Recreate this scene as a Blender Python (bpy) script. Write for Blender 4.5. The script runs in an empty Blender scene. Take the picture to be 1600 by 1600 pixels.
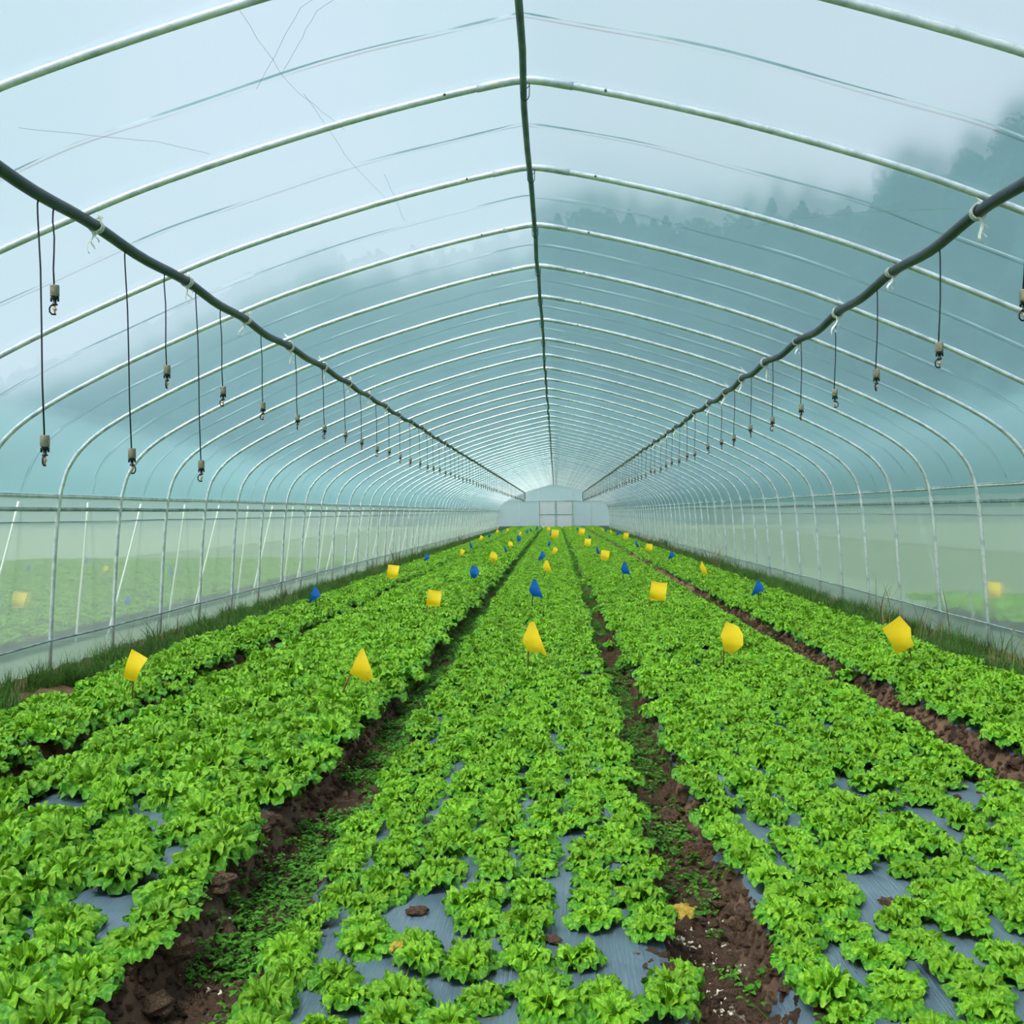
import bpy, math, random
import numpy as np
from mathutils import Vector, Matrix, noise, Euler

R = random.Random(7)
SC = bpy.context.scene
COL = SC.collection
PI = math.pi

# ------------------------------------------------------------------ geometry of the place (metres; y runs down the tunnel)
XC = -0.13                     # tunnel axis
HOOP_Y = [2.4 + 1.2 * k for k in range(62)]      # 2.4 ... 75.6
END_Y = 75.6
CAM_H = 1.29
PROF = [(0, 3.31), (.12, 3.295), (.5, 3.215), (.92, 3.11), (1.4, 2.97), (1.8, 2.84), (2.1, 2.725), (2.5, 2.56),
        (2.9, 2.385), (3.2, 2.24), (3.45, 2.11), (3.68, 1.965), (3.84, 1.82), (3.94, 1.67), (3.99, 1.52), (4.02, 1.35), (4.06, .9), (4.11, 0.0)]


def catmull(pts, n):
    out = []
    P = [pts[0]] + list(pts) + [pts[-1]]
    for i in range(1, len(P) - 2):
        p0, p1, p2, p3 = (np.array(q, float) for q in P[i - 1:i + 3])
        for k in range(n):
            t = k / n
            out.append(.5 * (2 * p1 + (p2 - p0) * t + (2 * p0 - 5 * p1 + 4 * p2 - p3) * t * t + (3 * p1 - p0 - 3 * p2 + p3) * t ** 3))
    out.append(np.array(pts[-1], float))
    return out


HALF = catmull(PROF, 3)


def offset_half(off):
    res = []
    for i, p in enumerate(HALF):
        a = HALF[max(i - 1, 0)]
        b = HALF[min(i + 1, len(HALF) - 1)]
        t = b - a
        if i == 0:
            t = np.array((1, 0.))
        n = np.array((-t[1], t[0]))
        n /= np.linalg.norm(n)
        res.append(p + n * off)
    return res


def half_at(x_off):
    """height of the hoop line at distance x_off from the axis"""
    for a, b in zip(HALF, HALF[1:]):
        if a[0] <= x_off <= b[0]:
            return a[1] + (b[1] - a[1]) * (x_off - a[0]) / max(b[0] - a[0], 1e-6)
    return 0


# ------------------------------------------------------------------ helpers
class MB:
    def __init__(self):
        self.v, self.f, self.m = [], [], []

    def add(self, verts, faces, mi=0):
        b = len(self.v)
        self.v.extend(tuple(map(float, p)) for p in verts)
        self.f.extend(tuple(i + b for i in f) for f in faces)
        self.m.extend([mi] * len(faces))

    def box(self, c, s, mi=0, rot=None):
        vs = [Vector((x * s[0] / 2, y * s[1] / 2, z * s[2] / 2)) for x in (-1, 1) for y in (-1, 1) for z in (-1, 1)]
        if rot is not None:
            vs = [rot @ p for p in vs]
        self.add([p + Vector(c) for p in vs], [(0, 1, 3, 2), (4, 6, 7, 5), (0, 4, 5, 1), (2, 3, 7, 6), (0, 2, 6, 4), (1, 5, 7, 3)], mi)

    def tube(self, pts, r, n=8, mi=0, cap=True, up=(0, 0, 1)):
        pts = [Vector(p) for p in pts]
        rs = r if isinstance(r, (list, tuple)) else [r] * len(pts)
        vs, fs = [], []
        ref = Vector(up)
        for i, p in enumerate(pts):
            t = (pts[min(i + 1, len(pts) - 1)] - pts[max(i - 1, 0)]).normalized()
            a = ref - t * ref.dot(t)
            if a.length < 1e-4:
                a = t.orthogonal()
            a.normalize()
            ref = a
            b = t.cross(a)
            for k in range(n):
                w = 2 * PI * k / n
                vs.append(p + (a * math.cos(w) + b * math.sin(w)) * rs[i])
        for i in range(len(pts) - 1):
            for k in range(n):
                k2 = (k + 1) % n
                fs.append((i * n + k, i * n + k2, (i + 1) * n + k2, (i + 1) * n + k))
        if cap:
            fs.append(tuple(range(n))[::-1])
            fs.append(tuple((len(pts) - 1) * n + k for k in range(n)))
        self.add(vs, fs, mi)

    def lathe(self, prof, n=14, c=(0, 0, 0), mi=0):
        vs, fs = [], []
        for r, z in prof:
            for k in range(n):
                w = 2 * PI * k / n
                vs.append((c[0] + r * math.cos(w), c[1] + r * math.sin(w), c[2] + z))
        for i in range(len(prof) - 1):
            for k in range(n):
                k2 = (k + 1) % n
                fs.append((i * n + k, i * n + k2, (i + 1) * n + k2, (i + 1) * n + k))
        fs.append(tuple(range(n))[::-1])
        fs.append(tuple((len(prof) - 1) * n + k for k in range(n)))
        self.add(vs, fs, mi)

    def grid(self, rows, mi=0):
        nr, nc = len(rows), len(rows[0])
        self.add([p for r in rows for p in r],
                 [(i * nc + j, i * nc + j + 1, (i + 1) * nc + j + 1, (i + 1) * nc + j) for i in range(nr - 1) for j in range(nc - 1)], mi)

    def mesh(self, name, mats, smooth=True):
        me = bpy.data.meshes.new(name)
        me.from_pydata(self.v, [], self.f)
        for m in (mats if isinstance(mats, (list, tuple)) else [mats]):
            me.materials.append(m)
        if any(self.m):
            me.polygons.foreach_set('material_index', self.m)
        if smooth:
            me.polygons.foreach_set('use_smooth', [True] * len(me.polygons))
        me.update()
        return me

    def build(self, name, mats, parent=None, smooth=True, loc=None):
        return link(name, self.mesh(name, mats, smooth), parent, loc)


def link(name, me, parent=None, loc=None):
    o = bpy.data.objects.new(name, me)
    COL.objects.link(o)
    if parent is not None:
        o.parent = parent
    if loc is not None:
        o.location = loc
    return o


def tag(o, label=None, cat=None, group=None, kind=None):
    if label: o['label'] = label
    if cat: o['category'] = cat
    if group: o['group'] = group
    if kind: o['kind'] = kind
    return o


def empty(name, loc=(0, 0, 0), rot=None):
    o = bpy.data.objects.new(name, None)
    COL.objects.link(o)
    o.location = loc
    if rot: o.rotation_euler = rot
    o.empty_display_size = .05
    return o


def copy_tree(o, parent=None):
    c = o.copy()
    COL.objects.link(c)
    if parent is not None:
        c.parent = parent
    for ch in list(o.children):
        copy_tree(ch, c)
    return c


ONES = ['', 'first', 'second', 'third', 'fourth', 'fifth', 'sixth', 'seventh', 'eighth', 'ninth', 'tenth', 'eleventh', 'twelfth', 'thirteenth',
        'fourteenth', 'fifteenth', 'sixteenth', 'seventeenth', 'eighteenth', 'nineteenth']
TENS = ['', '', 'twent', 'thirt', 'fort', 'fift', 'sixt', 'sevent', 'eight', 'ninet']


def nth(n):
    if n < 20: return ONES[n]
    return TENS[n // 10] + ('ieth' if n % 10 == 0 else 'y-' + ONES[n % 10])


# ------------------------------------------------------------------ materials
def lin(r, g, b):
    f = lambda c: (c / 255 / 12.92) if c / 255 <= .04045 else ((c / 255 + .055) / 1.055) ** 2.4
    return (f(r), f(g), f(b), 1)


class NT:
    def __init__(self, name):
        self.mat = bpy.data.materials.new(name)
        self.mat.use_nodes = True
        self.t = self.mat.node_tree
        self.t.nodes.clear()
        self.out = self.t.nodes.new('ShaderNodeOutputMaterial')

    def n(self, typ, **kw):
        nd = self.t.nodes.new(typ)
        for k, v in kw.items():
            if k.startswith('_'):
                nd.inputs[k[1:].replace('_', ' ')].default_value = v
            else:
                setattr(nd, k, v)
        return nd

    def l(self, a, b):
        self.t.links.new(a, b)

    def noise(self, scale, detail=3, coord=None, rough=.55):
        nd = self.n('ShaderNodeTexNoise', _Scale=scale, _Detail=detail, _Roughness=rough)
        if coord is not None: self.l(coord, nd.inputs['Vector'])
        return nd.outputs['Fac']

    def ramp(self, fac, stops):
        nd = self.n('ShaderNodeValToRGB')
        e = nd.color_ramp.elements
        while len(e) < len(stops): e.new(.5)
        for k, (p, c) in enumerate(stops):
            e[k].position = p
            e[k].color = c if len(c) == 4 else (*c, 1)
        self.l(fac, nd.inputs['Fac'])
        return nd.outputs['Color']

    def mix(self, fac, a, b):
        nd = self.n('ShaderNodeMixShader')
        if isinstance(fac, float): nd.inputs[0].default_value = fac
        else: self.l(fac, nd.inputs[0])
        self.l(a, nd.inputs[1]); self.l(b, nd.inputs[2])
        return nd.outputs[0]

    def mixc(self, fac, a, b, mode='MIX'):
        nd = self.n('ShaderNodeMix', data_type='RGBA', blend_type=mode)
        if isinstance(fac, float): nd.inputs[0].default_value = fac
        else: self.l(fac, nd.inputs[0])
        for s, v in ((6, a), (7, b)):
            if isinstance(v, tuple): nd.inputs[s].default_value = v
            else: self.l(v, nd.inputs[s])
        return nd.outputs[2]

    def coord(self, which='Object', scale=None):
        c = self.n('ShaderNodeTexCoord').outputs[which]
        if scale is None: return c
        m = self.n('ShaderNodeMapping')
        m.inputs['Scale'].default_value = scale
        self.l(c, m.inputs['Vector'])
        return m.outputs['Vector']

    def bump(self, h, strength=.4, dist=.01):
        b = self.n('ShaderNodeBump', _Strength=strength, _Distance=dist)
        self.l(h, b.inputs['Height'])
        return b.outputs['Normal']

    def done(self, shader):
        self.l(shader, self.out.inputs['Surface'])
        return self.mat


def simple(name, col, rough=.6, metal=0., nscale=0, ncol=None, bump=0, bscale=40, bdist=.002, nlo=.35, nhi=.65):
    t = NT(name)
    p = t.n('ShaderNodeBsdfPrincipled', _Roughness=rough, _Metallic=metal)
    p.inputs['Base Color'].default_value = col
    co = t.coord()
    if nscale:
        t.l(t.ramp(t.noise(nscale, 4, co), [(nlo, col), (nhi, ncol)]), p.inputs['Base Color'])
    if bump:
        t.l(t.bump(t.noise(bscale, 4, co), bump, bdist), p.inputs['Normal'])
    return t.done(p.outputs[0])


def leaf_mat(name, dark, mid, light, trans=.35, rough=.42, scale=11, var=.14):
    t = NT(name)
    co = t.coord()
    oi = t.n('ShaderNodeObjectInfo')
    a = t.n('ShaderNodeVectorMath', operation='ADD')
    t.l(co, a.inputs[0])
    s = t.n('ShaderNodeVectorMath', operation='SCALE')
    s.inputs[0].default_value = (7, 3, 5)
    t.l(oi.outputs['Random'], s.inputs['Scale'])
    t.l(s.outputs[0], a.inputs[1])
    c = t.ramp(t.noise(scale, 3, a.outputs[0]), [(.3, dark), (.5, mid), (.72, light)])
    hv = t.n('ShaderNodeHueSaturation')
    mr = t.n('ShaderNodeMapRange')
    mr.inputs['To Min'].default_value = 1 - var
    mr.inputs['To Max'].default_value = 1 + var
    t.l(oi.outputs['Random'], mr.inputs['Value'])
    t.l(mr.outputs[0], hv.inputs['Value'])
    t.l(c, hv.inputs['Color'])
    c = hv.outputs['Color']
    p = t.n('ShaderNodeBsdfPrincipled', _Roughness=rough)
    p.inputs['Specular IOR Level'].default_value = .3
    t.l(c, p.inputs['Base Color'])
    t.l(t.bump(t.noise(scale * 9, 2, co), .3, .004), p.inputs['Normal'])
    tr = t.n('ShaderNodeBsdfTranslucent')
    t.l(t.mixc(.5, c, (.55, .8, .05, 1), 'MULTIPLY') if False else c, tr.inputs['Color'])
    return t.done(t.mix(trans, p.outputs[0], tr.outputs[0]))


def film_mat(name, clear, col, haze=(.8, .86, .87, 1), gloss=.05, bscale=(1.5, 1.5, 1.5), bump=.15, trans_share=.7, blur=0.):
    """thin plastic: part of the light passes straight, part is scattered through and back, a little is mirrored"""
    t = NT(name)
    co = t.coord('Object', bscale)
    nb = t.bump(t.noise(3, 5, co), bump, .05)
    tp = t.n('ShaderNodeBsdfTransparent'); tp.inputs['Color'].default_value = col
    tl = t.n('ShaderNodeBsdfTranslucent'); tl.inputs['Color'].default_value = haze
    df = t.n('ShaderNodeBsdfDiffuse'); df.inputs['Color'].default_value = haze
    gl = t.n('ShaderNodeBsdfGlossy', _Roughness=.28)
    t.l(nb, gl.inputs['Normal'])
    hz = t.mix(1 - trans_share, tl.outputs[0], df.outputs[0])
    through = tp.outputs[0]
    if blur:
        rf = t.n('ShaderNodeBsdfRefraction', _Roughness=.6, _IOR=1.012); rf.inputs['Color'].default_value = col
        through = t.mix(blur, through, rf.outputs[0])
    return t.done(t.mix(gloss, t.mix(1 - clear, through, hz), gl.outputs[0]))


M = {}
M['film'] = film_mat('greenhouse film', .70, (.92, .97, .985, 1), (.40, .74, .88, 1), .04, blur=.8)
M['net'] = film_mat('insect net', .57, (.86, .95, .91, 1), (.64, .74, .74, 1), .02, (.5, .5, 3), .1, .5, blur=.3)
M['skirt'] = film_mat('skirt film', .35, (.85, .93, .92, 1), (.50, .64, .60, 1), .08, (3, 1, 6), .4, .4)
M['endfilm'] = film_mat('end wall film', .25, (.86, .94, .98, 1), (.72, .86, .95, 1), .04, (1, 1, 1), .1, .5)
M['doorfilm'] = film_mat('door film', .08, (.9, .9, .9, 1), (.80, .84, .86, 1), .04, (1, 1, 1), .1, .5)
M['farfilm'] = film_mat('neighbour film', .72, (.94, .97, .97, 1), (.34, .54, .60, 1), .04)


def steel_mat():
    t = NT('galvanised steel')
    co = t.coord()
    n1 = t.noise(9, 5, co, .7)
    p = t.n('ShaderNodeBsdfPrincipled', _Metallic=.5)
    t.l(t.ramp(n1, [(.3, lin(168, 184, 188)), (.55, lin(222, 230, 234))]), p.inputs['Base Color'])
    t.l(t.ramp(t.noise(30, 3, co), [(.3, (.28,) * 3), (.7, (.45,) * 3)]), p.inputs['Roughness'])
    return t.done(p.outputs[0])


M['steel'] = steel_mat()
M['steel_dark'] = simple('weathered rail steel', lin(165, 186, 184), .5, .3, 8, lin(110, 136, 134))
M['bolt'] = simple('bolt steel', lin(110, 118, 118), .4, .8)
M['wire'] = simple('clamp wire', lin(60, 78, 82), .5, .7)
M['pipe'] = simple('black polyethylene pipe', lin(30, 46, 54), .42, 0, 12, lin(38, 56, 64), .1, 30)
M['hose'] = simple('thin black hose', lin(22, 26, 40), .4)
M['weight'] = simple('grey concrete weight', lin(150, 146, 125), .8, 0, 60, lin(118, 116, 100), .3, 120)
M['nozzle'] = simple('black plastic nozzle', lin(22, 24, 28), .4)
M['peach'] = simple('peach plastic deflector', lin(225, 170, 130), .5)
M['tie'] = simple('white plastic strip', lin(225, 226, 216), .5, 0, 30, lin(195, 200, 188))
M['rope'] = simple('grey film ribbon', lin(132, 148, 146), .5, 0, 15, lin(100, 118, 120))
M['strap'] = simple('white strap', lin(240, 246, 238), .5)
M['bamboo'] = simple('bamboo stick', lin(128, 92, 48), .7, 0, 30, lin(90, 62, 32))
M['lettuce'] = leaf_mat('lettuce heart leaf', lin(82, 142, 22), lin(120, 177, 34), lin(164, 206, 64), .25)
M['lettuce_out'] = leaf_mat('lettuce outer leaf', lin(40, 106, 18), lin(82, 150, 28), lin(136, 192, 52), .22)
M['oldleaf'] = leaf_mat('withered lettuce leaf', lin(150, 120, 40), lin(200, 170, 60), lin(220, 195, 90), .3)
M['weed'] = leaf_mat('weed leaf', lin(52, 108, 24), lin(84, 146, 36), lin(116, 172, 56), .3, .5, 40, .25)
M['grass'] = leaf_mat('grass blade', lin(40, 78, 22), lin(66, 112, 36), lin(112, 140, 62), .3, .5, 9, .4)
M['drygrass'] = simple('dry stem', lin(120, 112, 70), .8, 0, 30, lin(86, 84, 50))
M['forest'] = leaf_mat('hillside tree foliage', lin(34, 72, 72), lin(52, 96, 96), lin(70, 114, 110), .15, .7, .8, .25)  # bluish teal greens: distant haze is put into the foliage colour
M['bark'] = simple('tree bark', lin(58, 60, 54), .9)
M['hill'] = simple('wooded hillside', lin(40, 78, 80), .9, 0, .12, lin(58, 100, 98))  # haze over the hill is carried by this blue-green base colour
M['crop_far'] = leaf_mat('neighbour crop leaf', lin(50, 140, 20), lin(84, 180, 28), lin(120, 205, 40), .35)


def trap_mat(name, col, col2, specks):
    t = NT(name)
    co = t.coord()
    v = t.n('ShaderNodeTexVoronoi', _Scale=75.)
    t.l(co, v.inputs['Vector'])
    dots = t.ramp(v.outputs['Distance'], [(.10, (1,) * 3), (.19, (0,) * 3)])
    mask = t.ramp(t.noise(9, 2, co), [(.46, (0,) * 3), (.56, (1,) * 3)])
    base = t.ramp(t.noise(6, 2, co), [(.3, col), (.7, col2)])
    m = t.mixc(1.0, dots, mask, 'MULTIPLY')
    c = t.mixc(m, base, specks)
    p = t.n('ShaderNodeBsdfPrincipled', _Roughness=.3)
    p.inputs['Specular IOR Level'].default_value = .4
    t.l(c, p.inputs['Base Color'])
    tr = t.n('ShaderNodeBsdfTranslucent')
    t.l(c, tr.inputs['Color'])
    return t.done(t.mix(.25, p.outputs[0], tr.outputs[0]))


M['yellow'] = trap_mat('yellow sticky sheet', lin(246, 214, 24), lin(250, 224, 52), lin(90, 80, 10))
M['blue'] = trap_mat('blue sticky sheet', lin(8, 92, 178), lin(18, 108, 196), lin(8, 40, 90))


def soil_mat():
    t = NT('brown soil')
    co = t.coord()
    c = t.ramp(t.noise(3.5, 8, co, .7), [(.3, lin(104, 78, 56)), (.5, lin(152, 116, 88)), (.68, lin(186, 148, 116))])
    # pale lime residue spilt in two places of the furrows
    for (x, y, rx, ry, th) in ((.40, 2.95, .13, .75, .50), (-.93, 3.15, .14, .4, .52), (-.86, 2.62, .10, .16, .46)):
        mp = t.n('ShaderNodeMapping')
        mp.inputs['Location'].default_value = (-x / rx, -y / ry, 0)
        mp.inputs['Scale'].default_value = (1 / rx, 1 / ry, 0)
        t.l(co, mp.inputs['Vector'])
        g = t.n('ShaderNodeTexGradient', gradient_type='SPHERICAL')
        t.l(mp.outputs[0], g.inputs['Vector'])
        blob = t.ramp(g.outputs['Fac'], [(0, (0,) * 3), (.45, (1,) * 3)])
        fl = t.ramp(t.noise(55, 4, co, .75), [(th, (0,) * 3), (th + .06, (1,) * 3)])
        c = t.mixc(t.mixc(1.0, blob, fl, 'MULTIPLY'), c, lin(214, 208, 188))
    p = t.n('ShaderNodeBsdfPrincipled', _Roughness=1.)
    t.l(c, p.inputs['Base Color'])
    t.l(t.bump(t.noise(26, 8, co, .8), 1., .06), p.inputs['Normal'])
    return t.done(p.outputs[0])


M['soil'] = soil_mat()
M['clod'] = simple('soil clod', lin(160, 120, 90), .95, 0, 4, lin(108, 80, 58), 1., 9, .1)


def mulch_mat():
    t = NT('silver grey mulch film')
    co = t.coord()
    st = t.noise(1, 4, t.coord('Object', (150, 7, 20)), .6)
    p = t.n('ShaderNodeBsdfPrincipled', _Roughness=.33)
    p.inputs['Specular IOR Level'].default_value = .6
    c = t.ramp(t.noise(5, 4, co), [(.3, lin(72, 92, 108)), (.7, lin(100, 120, 134))])
    dirt = t.ramp(t.noise(9, 6, co, .7), [(.62, (0,) * 3), (.78, (.7,) * 3)])
    c = t.mixc(dirt, c, lin(120, 98, 80))
    sl = t.ramp(st, [(.62, (0,) * 3), (.72, (.35,) * 3)])
    c = t.mixc(sl, c, lin(185, 196, 200))
    t.l(c, p.inputs['Base Color'])
    t.l(t.bump(st, .55, .012), p.inputs['Normal'])
    return t.done(p.outputs[0])


M['mulch'] = mulch_mat()


def ground_mat():
    t = NT('outdoor grass and soil')
    co = t.coord()
    c = t.ramp(t.noise(.8, 6, co, .7), [(.35, lin(92, 122, 84)), (.6, lin(118, 138, 108)), (.75, lin(140, 142, 122))])
    p = t.n('ShaderNodeBsdfPrincipled', _Roughness=.9)
    t.l(c, p.inputs['Base Color'])
    return t.done(p.outputs[0])


M['ground'] = ground_mat()

# ------------------------------------------------------------------ ground relief
FURROWS = [(-2.42, .20, .42), (-.91, .15, .34), (.43, .13, .30), (1.98, .18, .40)]   # centre, half floor width, half width to the bed edge
BED_TOP = .13
BEDS = {   # name: first row x, last row x, rows, plant radius, label
    'A': (-3.02, -2.62, 4, .104, 'outer left bed'),
    'B': (-2.15, -1.13, 6, .118, 'inner left bed'),
    'C': (-.68, .25, 7, .082, 'centre bed'),
    'D': (.62, 1.76, 8, .086, 'inner right bed'),
    'E': (2.22, 2.92, 5, .098, 'outer right bed'),
}


def smooth(a, b, t):
    t = min(1, max(0, (t - a) / (b - a)))
    return t * t * (3 - 2 * t)


def bed_profile(x):
    h = BED_TOP
    for c, a, b in FURROWS:
        d = abs(x - c)
        if d < b:
            h = min(h, BED_TOP * smooth(a * .55, b * .55, d))
    h = min(h, BED_TOP * smooth(0, .2, x + 3.34))
    h = min(h, BED_TOP * smooth(0, .2, 3.22 - x))
    return h


def ground_h(x, y):
    h = bed_profile(x)
    rough = 1 - .75 * (h / BED_TOP)
    n = noise.noise((x * 6, y * 6, 0)) * .022 + noise.noise((x * 15, y * 15, 3)) * .02
    return h + n * rough + noise.noise((x * 1.3, y * .8, 9)) * .012


def build_floor():
    xs = np.arange(-4.25, 4.06, .024)
    ys = [-1.5]
    while ys[-1] < END_Y + .2:
        ys.append(ys[-1] + max(.024, .005 * abs(ys[-1])))
    mb = MB()
    mb.grid([[(x, y, ground_h(x, y)) for x in xs] for y in ys])
    tag(mb.build('floor', M['soil']), 'brown soil floor of the tunnel with raised beds and furrows', 'floor', kind='structure')


build_floor()


def outdoor_ground():
    mb = MB()
    xs = [-260, -60, -14, -4.2, 4.0, 14, 60, 260]
    ys = [-60, -1.5, 20, 75.7, 120, 400]
    rows = [[(x, y, -.03) for x in xs] for y in ys]
    mb.grid(rows)
    tag(mb.build('ground', M['ground'], smooth=False), 'green outdoor ground around the tunnel', 'ground', kind='structure')


outdoor_ground()

# mulch film, one strip over each bed
MULCH_X = {'A': (-3.14, -2.65), 'B': (-2.12, -1.075), 'C': (-.78, .335), 'D': (.535, 1.83), 'E': (2.16, 3.02)}
for b, (x0, x1) in MULCH_X.items():
    mb = MB()
    ys = [-1.2]
    while ys[-1] < END_Y - .8:
        ys.append(ys[-1] + max(.05, .008 * abs(ys[-1])))
    rows = []
    for y in ys:
        row = []
        e0 = x0 + .025 * noise.noise((y * 2.3, 5, x0))
        e1 = x1 + .025 * noise.noise((y * 2.3, 8, x1))
        for k in range(25):
            x = e0 + (e1 - e0) * k / 24
            z = bed_profile(x) + noise.noise((x * 1.3, y * .8, 9)) * .012 + .013 + .005 * noise.noise((x * 9, y * 3, 2))
            if k in (0, 24): z -= .02
            row.append((x, y, z))
        rows.append(row)
    mb.grid(rows)
    tag(mb.build('mulch_film', M['mulch']), 'grey plastic mulch film covering the ' + BEDS[b][4], 'mulch film', 'mulch films on the beds')


# ------------------------------------------------------------------ lettuce
def lettuce_leaf(mb, rng, az, L, W, e0, e1, ruff, mi, nr=6, nf=22, base=.0, z0=.0):
    """one frilled fan-shaped leaf; e0/e1 elevation of the midrib at base and tip (degrees)"""
    k1 = rng.uniform(6.5, 9); k2 = rng.uniform(15, 19)
    p1, p2, p3 = (rng.uniform(0, 6.3) for _ in range(3))
    twist = rng.uniform(-.25, .25)
    ca, sa = math.cos(az), math.sin(az)
    rows = []
    mid = [(0.0, 0.0)]
    for i in range(nr):
        e = math.radians(e0 + (e1 - e0) * ((i + .5) / nr) ** 1.3)
        mid.append((mid[-1][0] + math.cos(e) * L / nr, mid[-1][1] + math.sin(e) * L / nr))

    def at(t):
        t = min(max(t, 0), 1.0) * nr
        i0 = min(int(t), nr - 1)
        fr = t - i0
        dx = mid[i0 + 1][0] - mid[i0][0]; dz = mid[i0 + 1][1] - mid[i0][1]
        ln = math.hypot(dx, dz)
        return mid[i0][0] + dx * fr, mid[i0][1] + dz * fr, -dz / ln, dx / ln

    # blade: a narrow rib that opens into a broad round fan centred at 60 % of the length
    for i in range(nr + 1):
        rho = i / nr
        row = []
        for j in range(nf + 1):
            q = -1 + 2 * j / nf
            ph = q * 2.25
            sc = 1 + (.05 * math.sin(k2 * ph * .8 + p2) + .06 * math.sin(k1 * ph * .9 + p3)) * rho ** 2
            al = rho * sc * (.58 + .42 * math.cos(ph)) + (1 - rho) * .10
            ac = rho * sc * .62 * W * math.sin(ph) * (1 + .15 * math.cos(ph))
            x, z, nx, nz = at(al)
            cup = .55 * ac * ac / max(W, 1e-4) * (1 - rho * .5)
            rim = rho ** 3
            rf = ruff * rim * (math.sin(k1 * ph * .8 + p1) + .45 * math.sin(k2 * ph * .8 + p3))
            roll = -.10 * rho ** 5
            bl = .25 * ruff * math.sin(8 * rho + p2) * math.sin(5 * ph + p1) * rho
            o = cup + rf + bl + roll
            x += nx * o + base; z += nz * o + z0
            y = ac + ruff * .6 * rim * math.cos(k1 * ph * .8 + p1) + twist * z * .3
            row.append((x * ca - y * sa, x * sa + y * ca, z))
        rows.append(row)
    mb.grid(rows, mi)


def lettuce_meshes(seed):
    """a head of unit radius 1 (scaled later): outer rosette and frilled heart"""
    rng = random.Random(seed)
    outer, heart, both = MB(), MB(), MB()
    for q in range(2):
        tgt = (outer, heart)[q]
        r2 = random.Random(seed * 10 + q)
        if q == 0:
            n = 6
            for k in range(n):
                az = 2 * PI * (k + r2.uniform(-.3, .3)) / n
                a = (az, r2.uniform(.92, 1.12), r2.uniform(.62, .80), r2.uniform(34, 48), r2.uniform(-40, -5), r2.uniform(.05, .08))
                lettuce_leaf(tgt, random.Random(seed * 97 + k), *a, 0, 7, 40)
        else:
            n = 13
            for k in range(n):
                az = k * 2.4 + r2.uniform(-.35, .35)
                u = k / (n - 1)
                a = (az, .92 - .36 * u + r2.uniform(-.08, .08), r2.uniform(.50, .66) - .18 * u, 56 + 24 * u, -30 + 96 * u ** 1.4 + r2.uniform(-15, 15), r2.uniform(.075, .11) - .02 * u)
                lettuce_leaf(tgt, random.Random(seed * 131 + k), *a, 0, 7, 44, base=.06 * (1 - u), z0=.02)
    for p in outer.v: both.v.append(p)
    both.f += outer.f; both.m += [0] * len(outer.f)
    both.add(heart.v, heart.f, 1)
    return (outer.mesh('outer_leaves', M['lettuce_out']), heart.mesh('heart_leaves', M['lettuce']),
            both.mesh('lettuce_head', [M['lettuce_out'], M['lettuce']]))


VAR = [lettuce_meshes(s) for s in range(1, 8)]


def scatter(name, pts, sources, tall=1.0):
    """one countless mass: points (x,y,z, rx,ry,rz, scale, variant) carrying copies of the source meshes"""
    coll = bpy.data.collections.new(name + '_kinds')
    for k, me in enumerate(sources):
        coll.objects.link(bpy.data.objects.new('%s_kind_%02d' % (name, k), me))
    me = bpy.data.meshes.new(name)
    me.from_pydata([p[:3] for p in pts], [], [])
    for nm, ty, get, fld in (('rot', 'FLOAT_VECTOR', lambda p: p[3:6], 'vector'), ('scl', 'FLOAT', lambda p: (p[6],), 'value'), ('var', 'INT', lambda p: (p[7],), 'value')):
        a = me.attributes.new(nm, ty, 'POINT')
        a.data.foreach_set(fld, [c for p in pts for c in get(p)])
    o = link(name, me)
    g = bpy.data.node_groups.new(name, 'GeometryNodeTree')
    g.interface.new_socket('Geometry', in_out='INPUT', socket_type='NodeSocketGeometry')
    g.interface.new_socket('Geometry', in_out='OUTPUT', socket_type='NodeSocketGeometry')
    N = g.nodes
    gi, go = N.new('NodeGroupInput'), N.new('NodeGroupOutput')
    ci = N.new('GeometryNodeCollectionInfo')
    ci.inputs['Collection'].default_value = coll
    ci.inputs['Separate Children'].default_value = True
    ci.inputs['Reset Children'].default_value = True
    ip = N.new('GeometryNodeInstanceOnPoints')
    ip.inputs['Pick Instance'].default_value = True

    def attr(nm, ty):
        a = N.new('GeometryNodeInputNamedAttribute')
        a.data_type = ty
        a.inputs['Name'].default_value = nm
        return [s for s in a.outputs if s.enabled and s.name == 'Attribute'][0]

    L = g.links.new
    L(gi.outputs[0], ip.inputs['Points'])
    L(ci.outputs[0], ip.inputs['Instance'])
    L(attr('var', 'INT'), ip.inputs['Instance Index'])
    L(attr('rot', 'FLOAT_VECTOR'), ip.inputs['Rotation'])
    cx = N.new('ShaderNodeCombineXYZ')
    sm = N.new('ShaderNodeMath'); sm.operation = 'MULTIPLY'; sm.inputs[1].default_value = tall
    sc = attr('scl', 'FLOAT')
    L(sc, cx.inputs[0]); L(sc, cx.inputs[1]); L(sc, sm.inputs[0]); L(sm.outputs[0], cx.inputs[2])
    L(cx.outputs[0], ip.inputs['Scale'])
    L(ip.outputs[0], go.inputs[0])
    md = o.modifiers.new('scatter', 'NODES')
    md.node_group = g
    return o


TH = math.atan(68 / 1600)
ROLL = math.radians(-.4)


def project(x, y, z):
    zc = -x * math.sin(TH) + y * math.cos(TH)
    xc = x * math.cos(TH) + y * math.sin(TH)
    u, v = xc / zc, (z - CAM_H) / zc
    c, s = math.cos(-ROLL), math.sin(-ROLL)
    u, v = u * c - v * s, u * s + v * c
    return 800 + 1600 * u, 800 - 1600 * v, zc


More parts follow.
